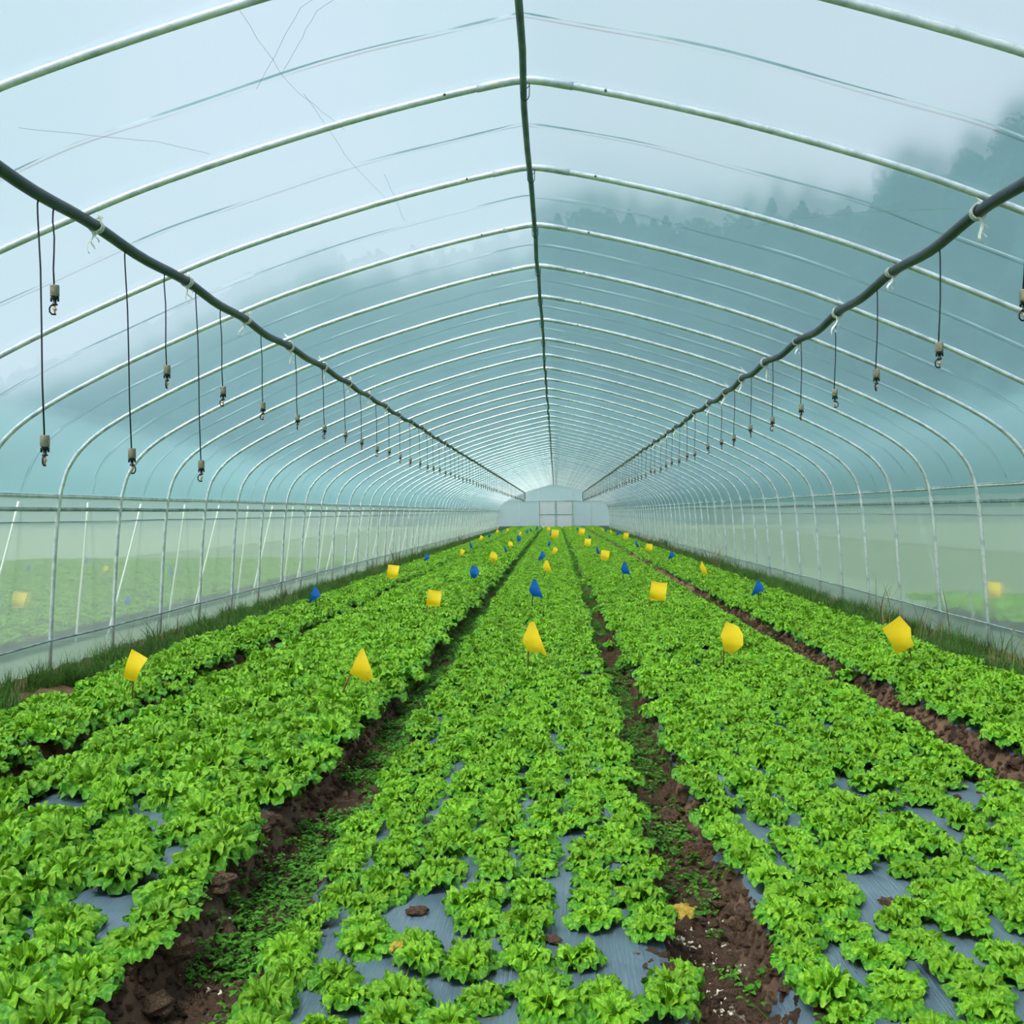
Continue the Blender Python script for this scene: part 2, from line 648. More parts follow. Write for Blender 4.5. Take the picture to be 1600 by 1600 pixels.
def unproject_x(px, y, zh):
    """lateral position that shows at picture column px for depth y and height zh"""
    lo, hi = -30.0, 30.0
    for _ in range(50):
        m = (lo + hi) / 2
        if project(m, y, zh)[0] < px: lo = m
        else: hi = m
    return (lo + hi) / 2


GAPS = [(-1.52, 3.75), (-1.38, 3.66), (-1.5, 3.88), (-1.78, 4.35), (-1.28, 2.9), (-1.95, 3.95), (-1.6, 4.9), (-1.9, 5.3), (-1.35, 4.4), (.05, 2.70), (-.05, 3.62), (.95, 3.05), (1.6, 4.15), (-1.62, 3.95), (-1.45, 4.2), (1.2, 3.35), (-.36, 2.95)]
plants = []
for b, (x0, x1, n, rad, lab) in BEDS.items():
    for r in range(n):
        xr = x0 + (x1 - x0) * r / (n - 1)
        y = 1.75 + (r % 2) * .08
        while y < END_Y - 1.0:
            j = .020 + .014 * min(y / 8, 1)
            x = xr + R.gauss(0, j)
            yy = y + R.gauss(0, j)
            skip = R.random() < (.035 if y < 8 else .01) or any(math.hypot(x - gx, yy - gy) < .085 for gx, gy in GAPS)
            near = smooth(5.5, 3.0, y)
            rr = rad * (1 + (1 - near) * .22) * R.uniform(.84, 1.16)
            if not skip:
                plants.append((b, r, x, yy, ground_h(x, yy) + .008, rr))
            y += (.140 if b in 'CD' else .155) * R.uniform(.85, 1.12)
seen = []
for i, p in enumerate(plants):
    if p[3] < 9:
        u, v, zc = project(p[2], p[3], p[4] + .06)
        m = 1600 * p[5] / zc * .8
        if -m < u < 1600 + m and v < 1600 + m:
            seen.append((zc / p[5], i))
seen.sort()
hero = set(i for _, i in seen[:300])
count = {}
PROTO = {}
for i in sorted(hero, key=lambda i: plants[i][3]):
    b, r, x, y, z, rr = plants[i]
    count[b, r] = count.get((b, r), 0) + 1
    k = R.randrange(len(VAR))
    loc = (x, y, z)
    rot = (R.gauss(0, .08), R.gauss(0, .08), R.uniform(0, 6.28))
    if k not in PROTO:
        o = empty('lettuce')
        link('outer_leaves', VAR[k][0], o)
        link('heart_leaves', VAR[k][1], o)
        PROTO[k] = o
    else:
        o = copy_tree(PROTO[k])
    o.location = loc; o.rotation_euler = rot
    o.scale = (rr, rr, rr * R.uniform(1.15, 1.5))
    tag(o, 'frilly lettuce, %s from the front in row %s of the %s' % (nth(count[b, r]), ('one two three four five six seven eight').split()[r], BEDS[b][4]),
        'lettuce', 'lettuces nearest the front of the beds')
rest = []
for i, (b, r, x, y, z, rr) in enumerate(plants):
    if i not in hero:
        rest.append((x, y, z, R.gauss(0, .1), R.gauss(0, .1), R.uniform(0, 6.28), rr * R.uniform(.95, 1.1), R.randrange(len(VAR))))
tag(scatter('lettuce_crop', rest, [v[2] for v in VAR], 1.32), 'dense bright green lettuce crop filling the beds towards the end wall', 'lettuce crop', kind='stuff')


# ------------------------------------------------------------------ weeds, grass, clods
def weed_mesh(seed):
    rng = random.Random(seed)
    mb = MB()
    for s in range(rng.randint(3, 5)):
        az = rng.uniform(0, 6.28); ln = rng.uniform(.25, .9); h = rng.uniform(.35, .8)
        tip = Vector((math.cos(az) * ln, math.sin(az) * ln, h))
        mb.tube([(0, 0, 0), tip * .5 + Vector((0, 0, .1)), tip], .018, 4, cap=False)
        for q in range(rng.randint(3, 5)):
            t = rng.uniform(.45, 1)
            c = tip * t
            a2 = rng.uniform(0, 6.28); L = rng.uniform(.22, .42); W = L * .36
            d = Vector((math.cos(a2), math.sin(a2), rng.uniform(-.1, .4))); e = Vector((-d.y, d.x, 0))
            rows = []
            for i, w in enumerate((.1, .8, 1, .65, .05)):
                m = c + d * L * i / 4 - Vector((0, 0, .08 * (i / 4) ** 2))
                rows.append([m - e * W * w + Vector((0, 0, .05 * w)), m, m + e * W * w + Vector((0, 0, .05 * w))])
            mb.grid(rows)
    return mb.mesh('weed', M['weed'])


def grass_mesh(seed, n=26, dry=False):
    rng = random.Random(seed)
    mb = MB()
    for s in range(n):
        az = rng.uniform(0, 6.28); lean = rng.uniform(.15, .8); h = rng.uniform(.4, 1.1); w = rng.uniform(.006, .012)
        d = Vector((math.cos(az), math.sin(az), 0)); e = Vector((-d.y, d.x, 0))
        b0 = Vector((rng.uniform(-.2, .2), rng.uniform(-.2, .2), 0))
        rows = []
        for i in range(6):
            t = i / 5
            p = b0 + d * lean * t * t * h + Vector((0, 0, h * (t - .35 * lean * t * t)))
            ww = w * (1 - t ** 2) + .001
            rows.append([p - e * ww, p + e * ww])
        mb.grid(rows)
    return mb.mesh('grass_tuft', M['drygrass'] if dry else M['grass'])


def clod_mesh(seed, mat='clod'):
    rng = random.Random(seed)
    mb = MB()
    n, m = 16, 11
    rows = []
    s = [rng.uniform(.6, 1.2) for _ in range(3)]
    for i in range(m + 1):
        a = PI * i / m
        row = []
        for j in range(n + 1):
            w = 2 * PI * j / n
            v = Vector((math.sin(a) * math.cos(w), math.sin(a) * math.sin(w), math.cos(a)))
            k = 1 + .55 * noise.noise(v * 1.7 + Vector((seed * 3, 0, 0))) + .32 * noise.noise(v * 4.3 + Vector((0, seed * 3, 0)))
            row.append((v.x * s[0] * k, v.y * s[1] * k, v.z * s[2] * .7 * k))
        rows.append(row)
    mb.grid(rows)
    return mb.mesh('soil_clod', M[mat])


WEEDS = [weed_mesh(s) for s in range(5)]
GRASS = [grass_mesh(s) for s in range(5)]
DRY = [grass_mesh(50 + s, 9, True) for s in range(2)]
CLODS = [clod_mesh(s) for s in range(6)]


def strip(cx, hw, y0, y1, dens, scale, kinds, zoff=0.0, keep=None, seed=1, var=(.6, 1.4)):
    """random points along a strip of ground"""
    rng = random.Random(seed)
    out = []
    for _ in range(int(dens * (y1 - y0))):
        t = rng.random()
        y = y0 + (y1 - y0) * t
        x = rng.gauss(cx, hw * .55)
        if abs(x - cx) > hw: continue
        if keep and not keep(x, y, rng): continue
        s = scale * rng.uniform(*var)
        out.append((x, y, ground_h(x, y) + zoff * s, rng.uniform(-.15, .15), rng.uniform(-.15, .15), rng.uniform(0, 6.28), s, rng.randrange(kinds)))
    return out


patch = lambda thr, f=1.2: (lambda x, y, rng: noise.noise((x * f * 2, y * f, 4.4)) > thr + rng.uniform(-.15, .15))
FN = ['furrow right of the bed along the left net', 'furrow left of the centre bed', 'furrow right of the centre bed', 'furrow beside the bed along the right net']
WP = [(150, patch(-.1), 0), (300, patch(-.28, 1.6), 0), (150, lambda x, y, rng: y > 3.6 + rng.uniform(-.6, .6) and noise.noise((x * 3, y * 1.6, 1)) > -.2, 0), (110, patch(.0), 0)]
for k, (cx, a, bw) in enumerate(FURROWS):
    dens, keep, _ = WP[k]
    pts = strip(cx, a * 1.25, 1.8, 16, dens * 1.25, .047, 5, keep=keep, seed=20 + k) + strip(cx, a * 1.25, 16, 74, dens * .4, .075, 5, keep=keep, seed=40 + k)
    if k == 2:
        pts += strip(.50, .1, 2.2, 4.5, 26, .05, 5, seed=77)
    tag(scatter('furrow_weeds', pts, WEEDS), 'small green weeds growing in the ' + FN[k], 'weeds', kind='stuff')
    pts = strip(cx, a * 1.35, 1.8, 10, 70, .022, 6, .3, seed=60 + k) + strip(cx, a * 1.9, 1.8, 16, 900, .012, 6, .35, seed=80 + k)
    tag(scatter('soil_crumbs', pts, CLODS), 'loose brown soil lumps lying in the ' + FN[k], 'soil', kind='stuff')

for side, cx, hw, lab in ((0, -3.60, .46, 'left'), (1, 3.45, .42, 'right')):
    pts = strip(cx, hw, 2, 20, 300, .13, 5, seed=5 + side, var=(.45, 1.9), keep=patch(-.12, 1.1)) + strip(cx, hw, 20, 74, 90, .17, 5, seed=8 + side)
    pts += strip(cx, hw, 3, 40, 8, .30, 5, seed=11 + side, keep=patch(.05, .5))
    dry = [p[:7] + (5 + p[7],) for p in strip(cx, hw * .7, 5, 40, 4 if side else 2, .5, 2, seed=14 + side, keep=patch(0, .6))]
    tag(scatter('edge_grass', pts + dry, GRASS + DRY), 'dark grass and dry stems along the foot of the %s net' % lab, 'grass', kind='stuff')

# pale lime residue spilt in two furrows
M['lime'] = simple('pale lime flakes', lin(236, 232, 214), .9, 0, 20, lin(200, 186, 156))
LIME = [clod_mesh(30 + q, 'lime') for q in range(3)]
rng = random.Random(91)
for lab, spots in (('furrow right of the centre bed', ((.41, 2.95, .05, .30, 420), (.38, 3.35, .03, .2, 120))), ('furrow left of the centre bed', ((-.93, 3.2, .05, .10, 110), (-.90, 2.75, .04, .05, 80)))):
    pts = []
    for x0, y0, sx, sy, n in spots:
        for _ in range(n):
            x, y = rng.gauss(x0, sx), rng.gauss(y0, sy)
            if noise.noise((x * 22, y * 12, 7)) < -.05: continue
            pts.append((x, y, ground_h(x, y) + .006, rng.uniform(0, 3), rng.uniform(0, 3), rng.uniform(0, 6), rng.uniform(.003, .009), rng.randrange(3)))
    tag(scatter('lime_flakes', pts, LIME), 'pale lime flakes spilt on the soil of the ' + lab, 'lime', kind='stuff')

# larger clods one can count, near the front
CL = [(.53, 2.42, .04), (.50, 2.62, .03), (.36, 2.75, .03), (.55, 3.05, .045), (.52, 3.3, .05), (.58, 3.45, .04), (.5, 3.75, .045), (.34, 3.2, .03), (.46, 4.25, .055),
      (-.78, 2.5, .035), (-1.05, 2.75, .055), (-1.03, 2.55, .045), (-1.07, 3.15, .06), (-1.09, 3.3, .05), (-1.0, 3.02, .04), (-1.1, 3.75, .05), (-1.12, 4.3, .05), (-1.05, 4.9, .05), (-.8, 4.6, .045),
      (-2.3, 5.4, .06), (-2.34, 5.6, .07), (-2.46, 4.6, .06), (-2.4, 6.1, .05)]
CLAB = ['near-black', 'brown']
cn = {}
for k, (x, y, s) in enumerate(sorted(CL, key=lambda c: c[1])):
    f = 2 if x > 0 else (1 if x > -1.6 else 0)
    cn[f] = cn.get(f, 0) + 1
    o = link('soil_clod', CLODS[k % 6], None, (x, y, ground_h(x, y) + s * .45))
    o.scale = (s, s, s); o.rotation_euler = (0, 0, k * 1.3)
    tag(o, '%s soil clod from the front, %s' % (nth(cn[f]), FN[f]), 'soil clod', 'large clods in the furrows')

for k, (x, y, s, lab) in enumerate(((-.10, 3.66, .022, 'fourth'), (-.02, 2.74, .020, 'second'), (.10, 2.66, .016, 'first'), (-.40, 2.92, .024, 'third'), (.96, 3.02, .022, 'first'), (1.58, 4.12, .024, 'second'))):
    o = link('soil_clod', CLODS[(k * 2) % 6], None, (x, y, BED_TOP + .012 + s * .3))
    o.scale = (s * 1.3, s, s * .7); o.rotation_euler = (0, 0, k * 2.1)
    tag(o, 'soil clod lying on the grey film of the %s, %s from the front' % (('centre bed', lab) if x < .5 else ('inner right bed', lab)), 'soil clod', 'clods on the mulch film')

# ------------------------------------------------------------------ hoops
half_out = offset_half(0)


def arch_pts(side, y, off=0.0, stop=None):
    pts = []
    for p in offset_half(off):
        pts.append((XC + side * p[0], y, p[1]))
    return pts


def wobble(k, amp):
    return noise.noise((k * 1.37, 4.2, .3)) * amp


hoop0 = empty('steel_hoop')
for side in (-1, 1):
    mb = MB()
    mb.tube([(XC * 0 + side * p[0], 0, p[1] if p[1] > .01 else -.05) for p in HALF], .0165, 10, up=(0, 1, 0))
    # plug-in sleeve at the crown
    mb.tube([(side * p[0], 0, p[1]) for p in HALF[:5]], .0195, 10, up=(0, 1, 0))
    arm = mb.build('arch_tube', M['steel'], hoop0)
    nb = MB()
    xq = HALF[5][0]
    nb.lathe([(0.001, -.006), (.007, -.006), (.007, .004), (.004, .006), (.001, .006)], 8)
    bt = nb.build('bolt', M['bolt'], arm, loc=(side * (xq + .015), -.018, half_at(xq + .015)))
    bt.rotation_euler = (PI / 2, 0, 0)
cw = MB()
for sx in (-1, 1):
    cw.tube([(sx * .012, -.05, 3.25), (sx * .02, -.02, 3.27), (sx * .022, 0, 3.30), (sx * .03, .02, 3.335)], .0022, 5)
cw.tube([(-.02, .03, 3.245), (-.012, .045, 3.235), (0, .05, 3.232), (.012, .045, 3.235), (.02, .03, 3.245)], .0025, 5)
cw.tube([(-.022, -.0, 3.29), (-.02, .03, 3.245)], .0022, 5); cw.tube([(.022, -.0, 3.29), (.02, .03, 3.245)], .0022, 5)
cw.build('crown_clamp', M['wire'], hoop0)
for k, y in enumerate(HOOP_Y):
    o = hoop0 if k == 0 else copy_tree(hoop0)
    o.location = (XC, y + wobble(k, .035), wobble(k + 70, .012))
    o.rotation_euler = (0, 0, wobble(k + 30, .006))
    tag(o, 'galvanised steel roof hoop, %s from the front of the tunnel' % nth(k + 1), 'hoop', 'arched steel hoops of the tunnel')

# ridge pipe under the crown
mb = MB()
mb.tube([(XC + wobble(k * .7, .02), -1 + k * .6, 3.268 + wobble(k * .5 + 9, .012)) for k in range(129)], .0165, 10)
tag(mb.build('ridge_pipe', simple('dark ridge steel', lin(92, 116, 124), .5, .3, 8, lin(66, 88, 96))), 'dark steel ridge pipe running down the crown of the tunnel', 'pipe')

# side rails
for side, z, lab, w in ((-1, 1.445, 'upper rail of grey steel along the left net', .016), (-1, 1.335, 'lower rail of dark steel along the left net', .013),
                        (1, 1.50, 'upper rail of grey steel along the right net', .016), (1, 1.355, 'lower rail of dark steel along the right net', .013)):
    mb = MB()
    pts = []
    for k in range(258):
        y = -1.5 + k * .3
        xo = 4.035 if z < 1.4 else 4.025
        pts.append((XC + side * xo, y, z + .006 * noise.noise((y * .5, z, side))))
    mb.tube(pts, w, 8)
    # small channel lip
    mb.tube([(p[0] - side * .012, p[1], p[2] + .016) for p in pts], .004, 5)
    tag(mb.build('side_rail', M['steel' if z > 1.4 else 'steel_dark']), lab, 'rail', 'rails along the side nets')


# ------------------------------------------------------------------ film, nets, skirts
def film_rows(off, y0, y1, zmin, sag, side):
    ys = []
    k = math.floor((y0 - 2.4) / 1.2)
    while 2.4 + 1.2 * k <= y1 + .01:
        for q in range(4):
            yy = 2.4 + 1.2 * k + .3 * q
            if y0 <= yy <= y1 + .01: ys.append(yy)
        k += 1
    rows = []
    for y in ys:
        s = math.sin(PI * ((y - 2.4) / 1.2 % 1)) ** 2 * sag
        row = []
        for p in offset_half(off - 0.0):
            z = p[1]
            if z < zmin: continue
            row.append((XC + side * (p[0] - s * .4 * min(p[0], 1)), y, z - s * .8 + .004 * noise.noise((p[0] * 3, y * 2, z))))
        rows.append(row)
    return rows


mb = MB()
for side in (-1, 1):
    mb.grid(film_rows(.026, -1.2, END_Y, 1.40, .018, side))
ceil = tag(mb.build('ceiling', M['film']), 'translucent hazy plastic film stretched over the hoops', 'film roof', kind='structure')
# old creases in the film
cr = MB()
CR = [[(.35, 3.5), (.8, 3.75), (1.15, 4.3)], [(.30, 3.55), (.75, 3.8), (1.0, 4.2)], [(1.0, 3.6), (.98, 4.3), (.86, 5.0)], [(.95, 4.4), (.93, 5.2), (.85, 6.1)], [(.8, 5.6), (.82, 6.6)],
      [(1.95, 3.9), (1.6, 4.4), (1.45, 4.75)]]
for c in CR:
    pts = []
    for (a, b) in zip(c, c[1:]):
        for q in range(8):
            t = q / 8
            xo = a[0] + (b[0] - a[0]) * t + .008 * noise.noise((a[1] * 5 + t * 6, 1, 2)); y = a[1] + (b[1] - a[1]) * t
            pts.append((XC - xo, y, half_at(xo) + .02 - .012 * math.sin(PI * ((y - 2.4) / 1.2 % 1)) ** 2))
    cr.tube(pts, .0007, 4)
for c in [[(2.35, 4.7), (1.75, 5.5), (1.25, 6.4)]]:
    pts = []
    for (a, b) in zip(c, c[1:]):
        for q in range(10):
            t = q / 10
            xo = a[0] + (b[0] - a[0]) * t; y = a[1] + (b[1] - a[1]) * t
            pts.append((XC + xo, y, half_at(xo) + .02 - .012 * math.sin(PI * ((y - 2.4) / 1.2 % 1)) ** 2))
    cr.tube(pts, .0007, 4)
cr.build('film_crease', M['rope'], ceil)

ys_side = [-1.2 + .3 * k for k in range(257)]
for side, nm in ((-1, 'left'), (1, 'right')):
    mb = MB()
    rows = []
    zs = [1.46, 1.35, 1.25, 1.1, .9, .7, .5, .33, .2]
    for y in ys_side:
        row = []
        for z in zs:
            d = 4.0 + .028 + (1.52 - z) * .072
            d += .012 * noise.noise((y * 1.1, z * 1.5, side)) * (1 if .3 < z < 1.3 else .2)
            row.append((XC + side * d, y, z))
        rows.append(row)
    mb.grid(rows)
    w = tag(mb.build('wall_' + nm, M['net']), 'translucent insect net forming the %s side of the tunnel' % nm, 'insect net', kind='structure')
    mb = MB()
    mb.tube([(XC + side * 4.055, y, 1.235 + .006 * noise.noise((y * .6, 2, side))) for y in ys_side], .006, 6)
    mb.build('net_roll_edge', simple('pale blue film roll', lin(120, 160, 172), .5) if side < 0 else M['steel_dark'], w)
    mb = MB()
    rows = []
    for y in ys_side:
        row = []
        for z, dd in ((.235, .0), (.20, .015), (.17, .0), (.12, .012), (.06, .004), (-.03, .02)):
            d = 4.03 + (1.52 - z) * .066 + .003 + dd + .016 * noise.noise((y * 1.7, z * 9, side * 3))
            row.append((XC + side * d, y, z + .012 * noise.noise((y * .9, 1, side * 5))))
        rows.append(row)
    mb.grid(rows)
    tr = tag(mb.build('trim_1' if side < 0 else 'trim_2', M['skirt']), 'greenish plastic skirt film at the foot of the %s net' % nm, 'skirt film', kind='structure')
    mb = MB()
    mb.tube([(XC + side * (4.115 - .03), y, .235 + .012 * noise.noise((y * .9, 1, side * 5))) for y in ys_side], .009, 6)
    mb.build('clip_rail', M['steel_dark'], tr)

# ------------------------------------------------------------------ end wall with double door
mb = MB()
mb.grid([[(XC + p[0] * s, END_Y + .05, p[1]) for s in np.linspace(-1, 1, 9)] for p in offset_half(.01)])
ew = tag(mb.build('wall_back', M['endfilm'], smooth=False), 'pale blue translucent film end wall', 'end wall', kind='structure')
mb = MB()
fx = lambda px: unproject_x(px, END_Y, 1.3)
DX0, DX1 = fx(842.5), fx(894.5)
for x in (DX0 - .04, DX1 + .04):
    mb.box((x, END_Y + .02, 1.5), (.05, .05, 3.0))
for x in (fx(811), fx(922)):
    mb.box((x, END_Y + .02, 1.2), (.045, .05, 2.4))
for z, a, b in ((2.12, 3.45, 3.45), (.13, 4.05, 4.05)):
    mb.box((XC, END_Y + .02, z), (a + b, .05, .05))
mb.build('wall_frame', M['steel'], ew, smooth=False)
mb = MB()
mb.box((XC, END_Y - .02, .12), (8.1, .03, .24))
tag(mb.build('baseboard_back', simple('grey base board', lin(108, 122, 122), .8, 0, 3, lin(86, 100, 98)), smooth=False), 'grey board along the foot of the end wall', 'baseboard', kind='structure')
mid = (DX0 + DX1) / 2
for k, (a, b) in enumerate(((DX0, mid - .03), (mid + .03, DX1))):
    d = empty('door_%d' % (k + 1), ((a + b) / 2, END_Y - .06, 0))
    tag(d, '%s leaf of the pale double door in the end wall' % ('left', 'right')[k], 'door', kind='structure')
    w = b - a
    p = MB(); p.box((0, 0, 1.07), (w - .04, .012, 2.02)); p.build('door_panel', M['doorfilm'], d, smooth=False)
    f = MB()
    for x in (-w / 2 + .02, w / 2 - .02): f.box((x, -.01, 1.07), (.045, .04, 2.06))
    for z in (.06, 1.09, 2.08): f.box((0, -.012, z), (w, .036, .045))
    f.build('door_frame', M['steel_dark'], d, smooth=False)

# ------------------------------------------------------------------ ropes that press the film down between the hoops
def ribbon(mb, pts, w, tw, seed):
    rng = random.Random(seed)
    ph = rng.uniform(0, 6)
    rows = []
    for i, p in enumerate(pts):
        p = Vector(p)
        t = (Vector(pts[min(i + 1, len(pts) - 1)]) - Vector(pts[max(i - 1, 0)])).normalized()
        a = Vector((0, 1, 0)); a = (a - t * a.dot(t)).normalized()
        b = t.cross(a)
        ang = tw * i + ph + 1.5 * noise.noise((i * .23, seed, 0))
        d = (a * math.cos(ang) + b * math.sin(ang)) * w
        rows.append([p - d, p + d])
    mb.grid(rows)
    # thickness
    rows2 = [[q + (b - a).cross(Vector((0, 1, .1))).normalized() * .0012 for q in (a, b)] for a, b in rows]
    mb.grid([r[::-1] for r in rows2])


full_rope = [(-p[0], p[1]) for p in offset_half(.036)[::-1] if p[1] > 1.40] + [(p[0], p[1]) for p in offset_half(.036)[1:] if p[1] > 1.40]
dense = catmull(full_rope, 2)
for k, y in enumerate([3.0 + 1.2 * k for k in range(60)]):
    o = empty('film_rope', (XC, y, 0))
    mb = MB()
    yo = wobble(k + 11, .05)
    ribbon(mb, [(p[0] * .999, yo + .01 * math.sin(i * .4 + k), p[1] - .012) for i, p in enumerate(dense)], .005, .16, k)
    mb.build('rope_band', M['rope'], o)
    for side in (-1, 1):
        mb = MB()
        lean = (.26 if (k + (side > 0)) % 2 else -.24) + wobble(k * 3 + side, .12)
        top = Vector((side * 4.055, yo, 1.40)); bot = Vector((side * (4.30 + .1 * abs(wobble(k, 1))), yo + lean, .0))
        mb.tube([top.lerp(bot, i / 6) + Vector((0, .01 * math.sin(i), 0)) for i in range(7)], .009, 5)
        mb.build('tail_strap', M['strap'], o)
    tag(o, 'thin grey rope pressing the roof film down, behind the %s hoop from the front' % nth(k + 1), 'rope', 'ropes over the roof film')

# ------------------------------------------------------------------ sprinkler pipes, ties and hanging sprinklers
PX = {-1: -2.20, 1: 1.97}


def pipe_z(side, y):
    base = half_at(abs(PX[side] - XC)) - .055
    ph = ((y - 2.4) / 1.2) % 1
    amp = .02 if side < 0 else .03
    return base - amp * math.sin(PI * ph) ** 2 + .012 * noise.noise((y * .4, side, 3))


def pipe_x(side, y):
    return PX[side] + .03 * noise.noise((y * .45, side * 7, 1)) + .012 * noise.noise((y * 1.3, side * 3, 6))


for side, lab in ((-1, 'left'), (1, 'right')):
    mb = MB()
    y1 = 74.6 if side < 0 else 74.0
    pts = [(pipe_x(side, y), y, pipe_z(side, y)) for y in np.arange(-1, y1, .15)]
    mb.tube(pts, .028, 14)
    po = mb.build('sprinkler_pipe', M['pipe'])
    tag(po, 'long black irrigation pipe hung under the %s slope of the roof' % lab, 'irrigation pipe', 'sprinkler pipes')
    mb = MB()
    e = pts[-1]
    mb.tube([e, (e[0], e[1] + .06, e[2] - .03), (e[0], e[1] + .08, e[2] - .5)], .02, 8)
    mb.build('drop_end', M['pipe'], po)

tie0 = empty('tie_strip')
mb = MB()
for dy in (-.012, .006, .02):
    mb.tube([(.033 * math.cos(w), dy + .004 * math.sin(w * 2), .033 * math.sin(w)) for w in np.linspace(0, 2 * PI, 15)], .0055, 5, cap=False, up=(0, 1, 0))
mb.build('wrapped_band', M['tie'], tie0)
mb = MB()
ribbon(mb, [(.0 + .02 * math.sin(i * .9), .01 * i * .3, .03 + .012 * i) for i in range(7)], .012, .3, 3)
mb.build('loop_over_hoop', M['tie'], tie0)
for q in range(3):
    mb = MB()
    L = (.13, .10, .06)[q]
    ribbon(mb, [(-.01 + .012 * q + .012 * math.sin(i * .8 + q), -.02 + .006 * q, -.025 - L * i / 8) for i in range(9)], (.007, .005, .004)[q], .35, 5 + q)
    mb.build('loose_end', M['tie'], tie0)
tie1 = empty('tie_strip')
mb = MB()
for dy in (-.008, .008):
    mb.tube([(.033 * math.cos(w), dy, .033 * math.sin(w)) for w in np.linspace(0, 2 * PI, 9)], .007, 4, cap=False, up=(0, 1, 0))
ribbon(mb, [(.0, 0, .03 + .02 * i) for i in range(4)], .012, .3, 3)
ribbon(mb, [(.0, 0, -.03 - .02 * i) for i in range(4)], .007, .3, 4)
tie1m = mb.mesh('tie_strip', M['tie'])
bpy.data.objects.remove(tie1)
first = True
for side, lab in ((-1, 'left'), (1, 'right')):
    for k, y in enumerate(HOOP_Y):
        if y > 73.5: continue
        yy = y + .045
        if k < 16:
            o = tie0 if first else copy_tree(tie0)
            first = False
        else:
            o = link('tie_strip', tie1m)
        o.location = (pipe_x(side, yy), yy, pipe_z(side, yy))
        o.rotation_euler = (0, R.uniform(-.25, .25), R.uniform(-.15, .15))
        if k < 16: o.scale = (1, 1, R.uniform(.8, 1.25))
        tag(o, 'white plastic tie at the %s hoop from the front, on the %s irrigation pipe' % (nth(k + 1), lab), 'tie', 'ties holding up the irrigation pipes')


def hose_pts(L, side, dx):
    return [(0, 0, 0), (-side * .0, -.008, -.02), (dx * .1, -.014, -.06)] + [(dx * (.1 + .9 * t) + .004 * math.sin(5 * t), -.014 + .004 * math.sin(7 * t), -.06 - (L - .06) * t) for t in (.25, .5, .75, 1)]


def nozzle(mb_body, mb_hook, mb_peach, z, face):
    mb_body.lathe([(.016, 0), (.017, -.006), (.014, -.012), (.009, -.014), (.009, -.03), (.014, -.032), (.014, -.038)][::-1], 10, (0, 0, z))
    for s in (-1, 1):
        mb_body.box((s * .018, 0, z - .012), (.008, .008, .02))
    c, s_ = math.cos(face), math.sin(face)
    pts = [(-.004, -.038), (-.018, -.040), (-.025, -.052), (-.024, -.068), (-.014, -.078), (.006, -.078)]
    mb_hook.tube([(p[0] * c, p[0] * s_, z + p[1]) for p in pts], .0042, 6)
    mb_peach.lathe([(.004, -.038), (.006, -.048), (.012, -.056), (.006, -.062), (.003, -.074)][::-1], 8, (0, 0, z))


def sprinkler(L, side, dx, face, full):
    if full:
        o = empty('hanging_sprinkler')
        mb = MB(); mb.tube(hose_pts(L, side, dx), .0042, 6); mb.build('hose', M['hose'], o)
        z = -L
        mb = MB(); mb.lathe([(.021, 0), (.0225, -.004), (.0225, -.047), (.020, -.05)][::-1], 14, (dx, -.014, z)); mb.build('weight', M['weight'], o)
        a, b, c = MB(), MB(), MB()
        nozzle(a, b, c, 0, face)
        n = a.build('nozzle', M['nozzle'], o, loc=(dx, -.014, z - .05))
        b.build('bridge_hook', M['nozzle'], n); c.build('deflector', M['peach'], n)
        return o
    mb = MB()
    mb.tube(hose_pts(L, side, dx), .0045, 4)
    mb.lathe([(.0225, 0), (.0225, -.05)][::-1], 8, (dx, -.014, -L), 1)
    mb.lathe([(.016, -.05), (.010, -.09), (.014, -.125)][::-1], 6, (dx, -.014, -L), 2)
    return link('hanging_sprinkler', mb.mesh('hanging_sprinkler', [M['hose'], M['weight'], M['nozzle']]))


LEFT = [(4.28, 1.63), (5.18, 1.63), (6.2, 1.62)]            # y, height of the top of the weight: the three long ones
LEFT_S = [(4.42, 2.30)] + [(5.70 + .975 * k, 2.13) for k in range(70)]
RIGHT_S = [(4.36, 2.20)] + [(5.32 + 1.0 * k, 2.14) for k in range(69)]
jobs = []
for i, (y, z) in enumerate(LEFT):
    jobs.append((-1, y, z, 'grey sprinkler on a long low hose, %s from the front on the left pipe' % nth(i + 1), i))
for i, (y, z) in enumerate(LEFT_S):
    if y < 74: jobs.append((-1, y, z, 'grey hanging sprinkler on a short hose, %s from the front on the left pipe' % nth(i + 1), i))
for i, (y, z) in enumerate(RIGHT_S):
    if y < 73.5: jobs.append((1, y, z, 'grey hanging sprinkler, %s from the front on the right pipe' % nth(i + 1), i))
for side, y, z, lab, i in jobs:
    zt = pipe_z(side, y) - .024
    z += R.uniform(-.02, .02) * (y > 9)
    o = sprinkler(zt - z, side, (.035 if side < 0 else -.02) * (zt - z) + R.uniform(-.005, .005), R.choice((.3, PI - .3, .9, 1.6, 0.)), y < 22)
    o.location = (pipe_x(side, y), y, zt)
    o.scale = (.86, .86, 1)
    tag(o, lab, 'sprinkler', 'sprinklers hanging from the pipes')

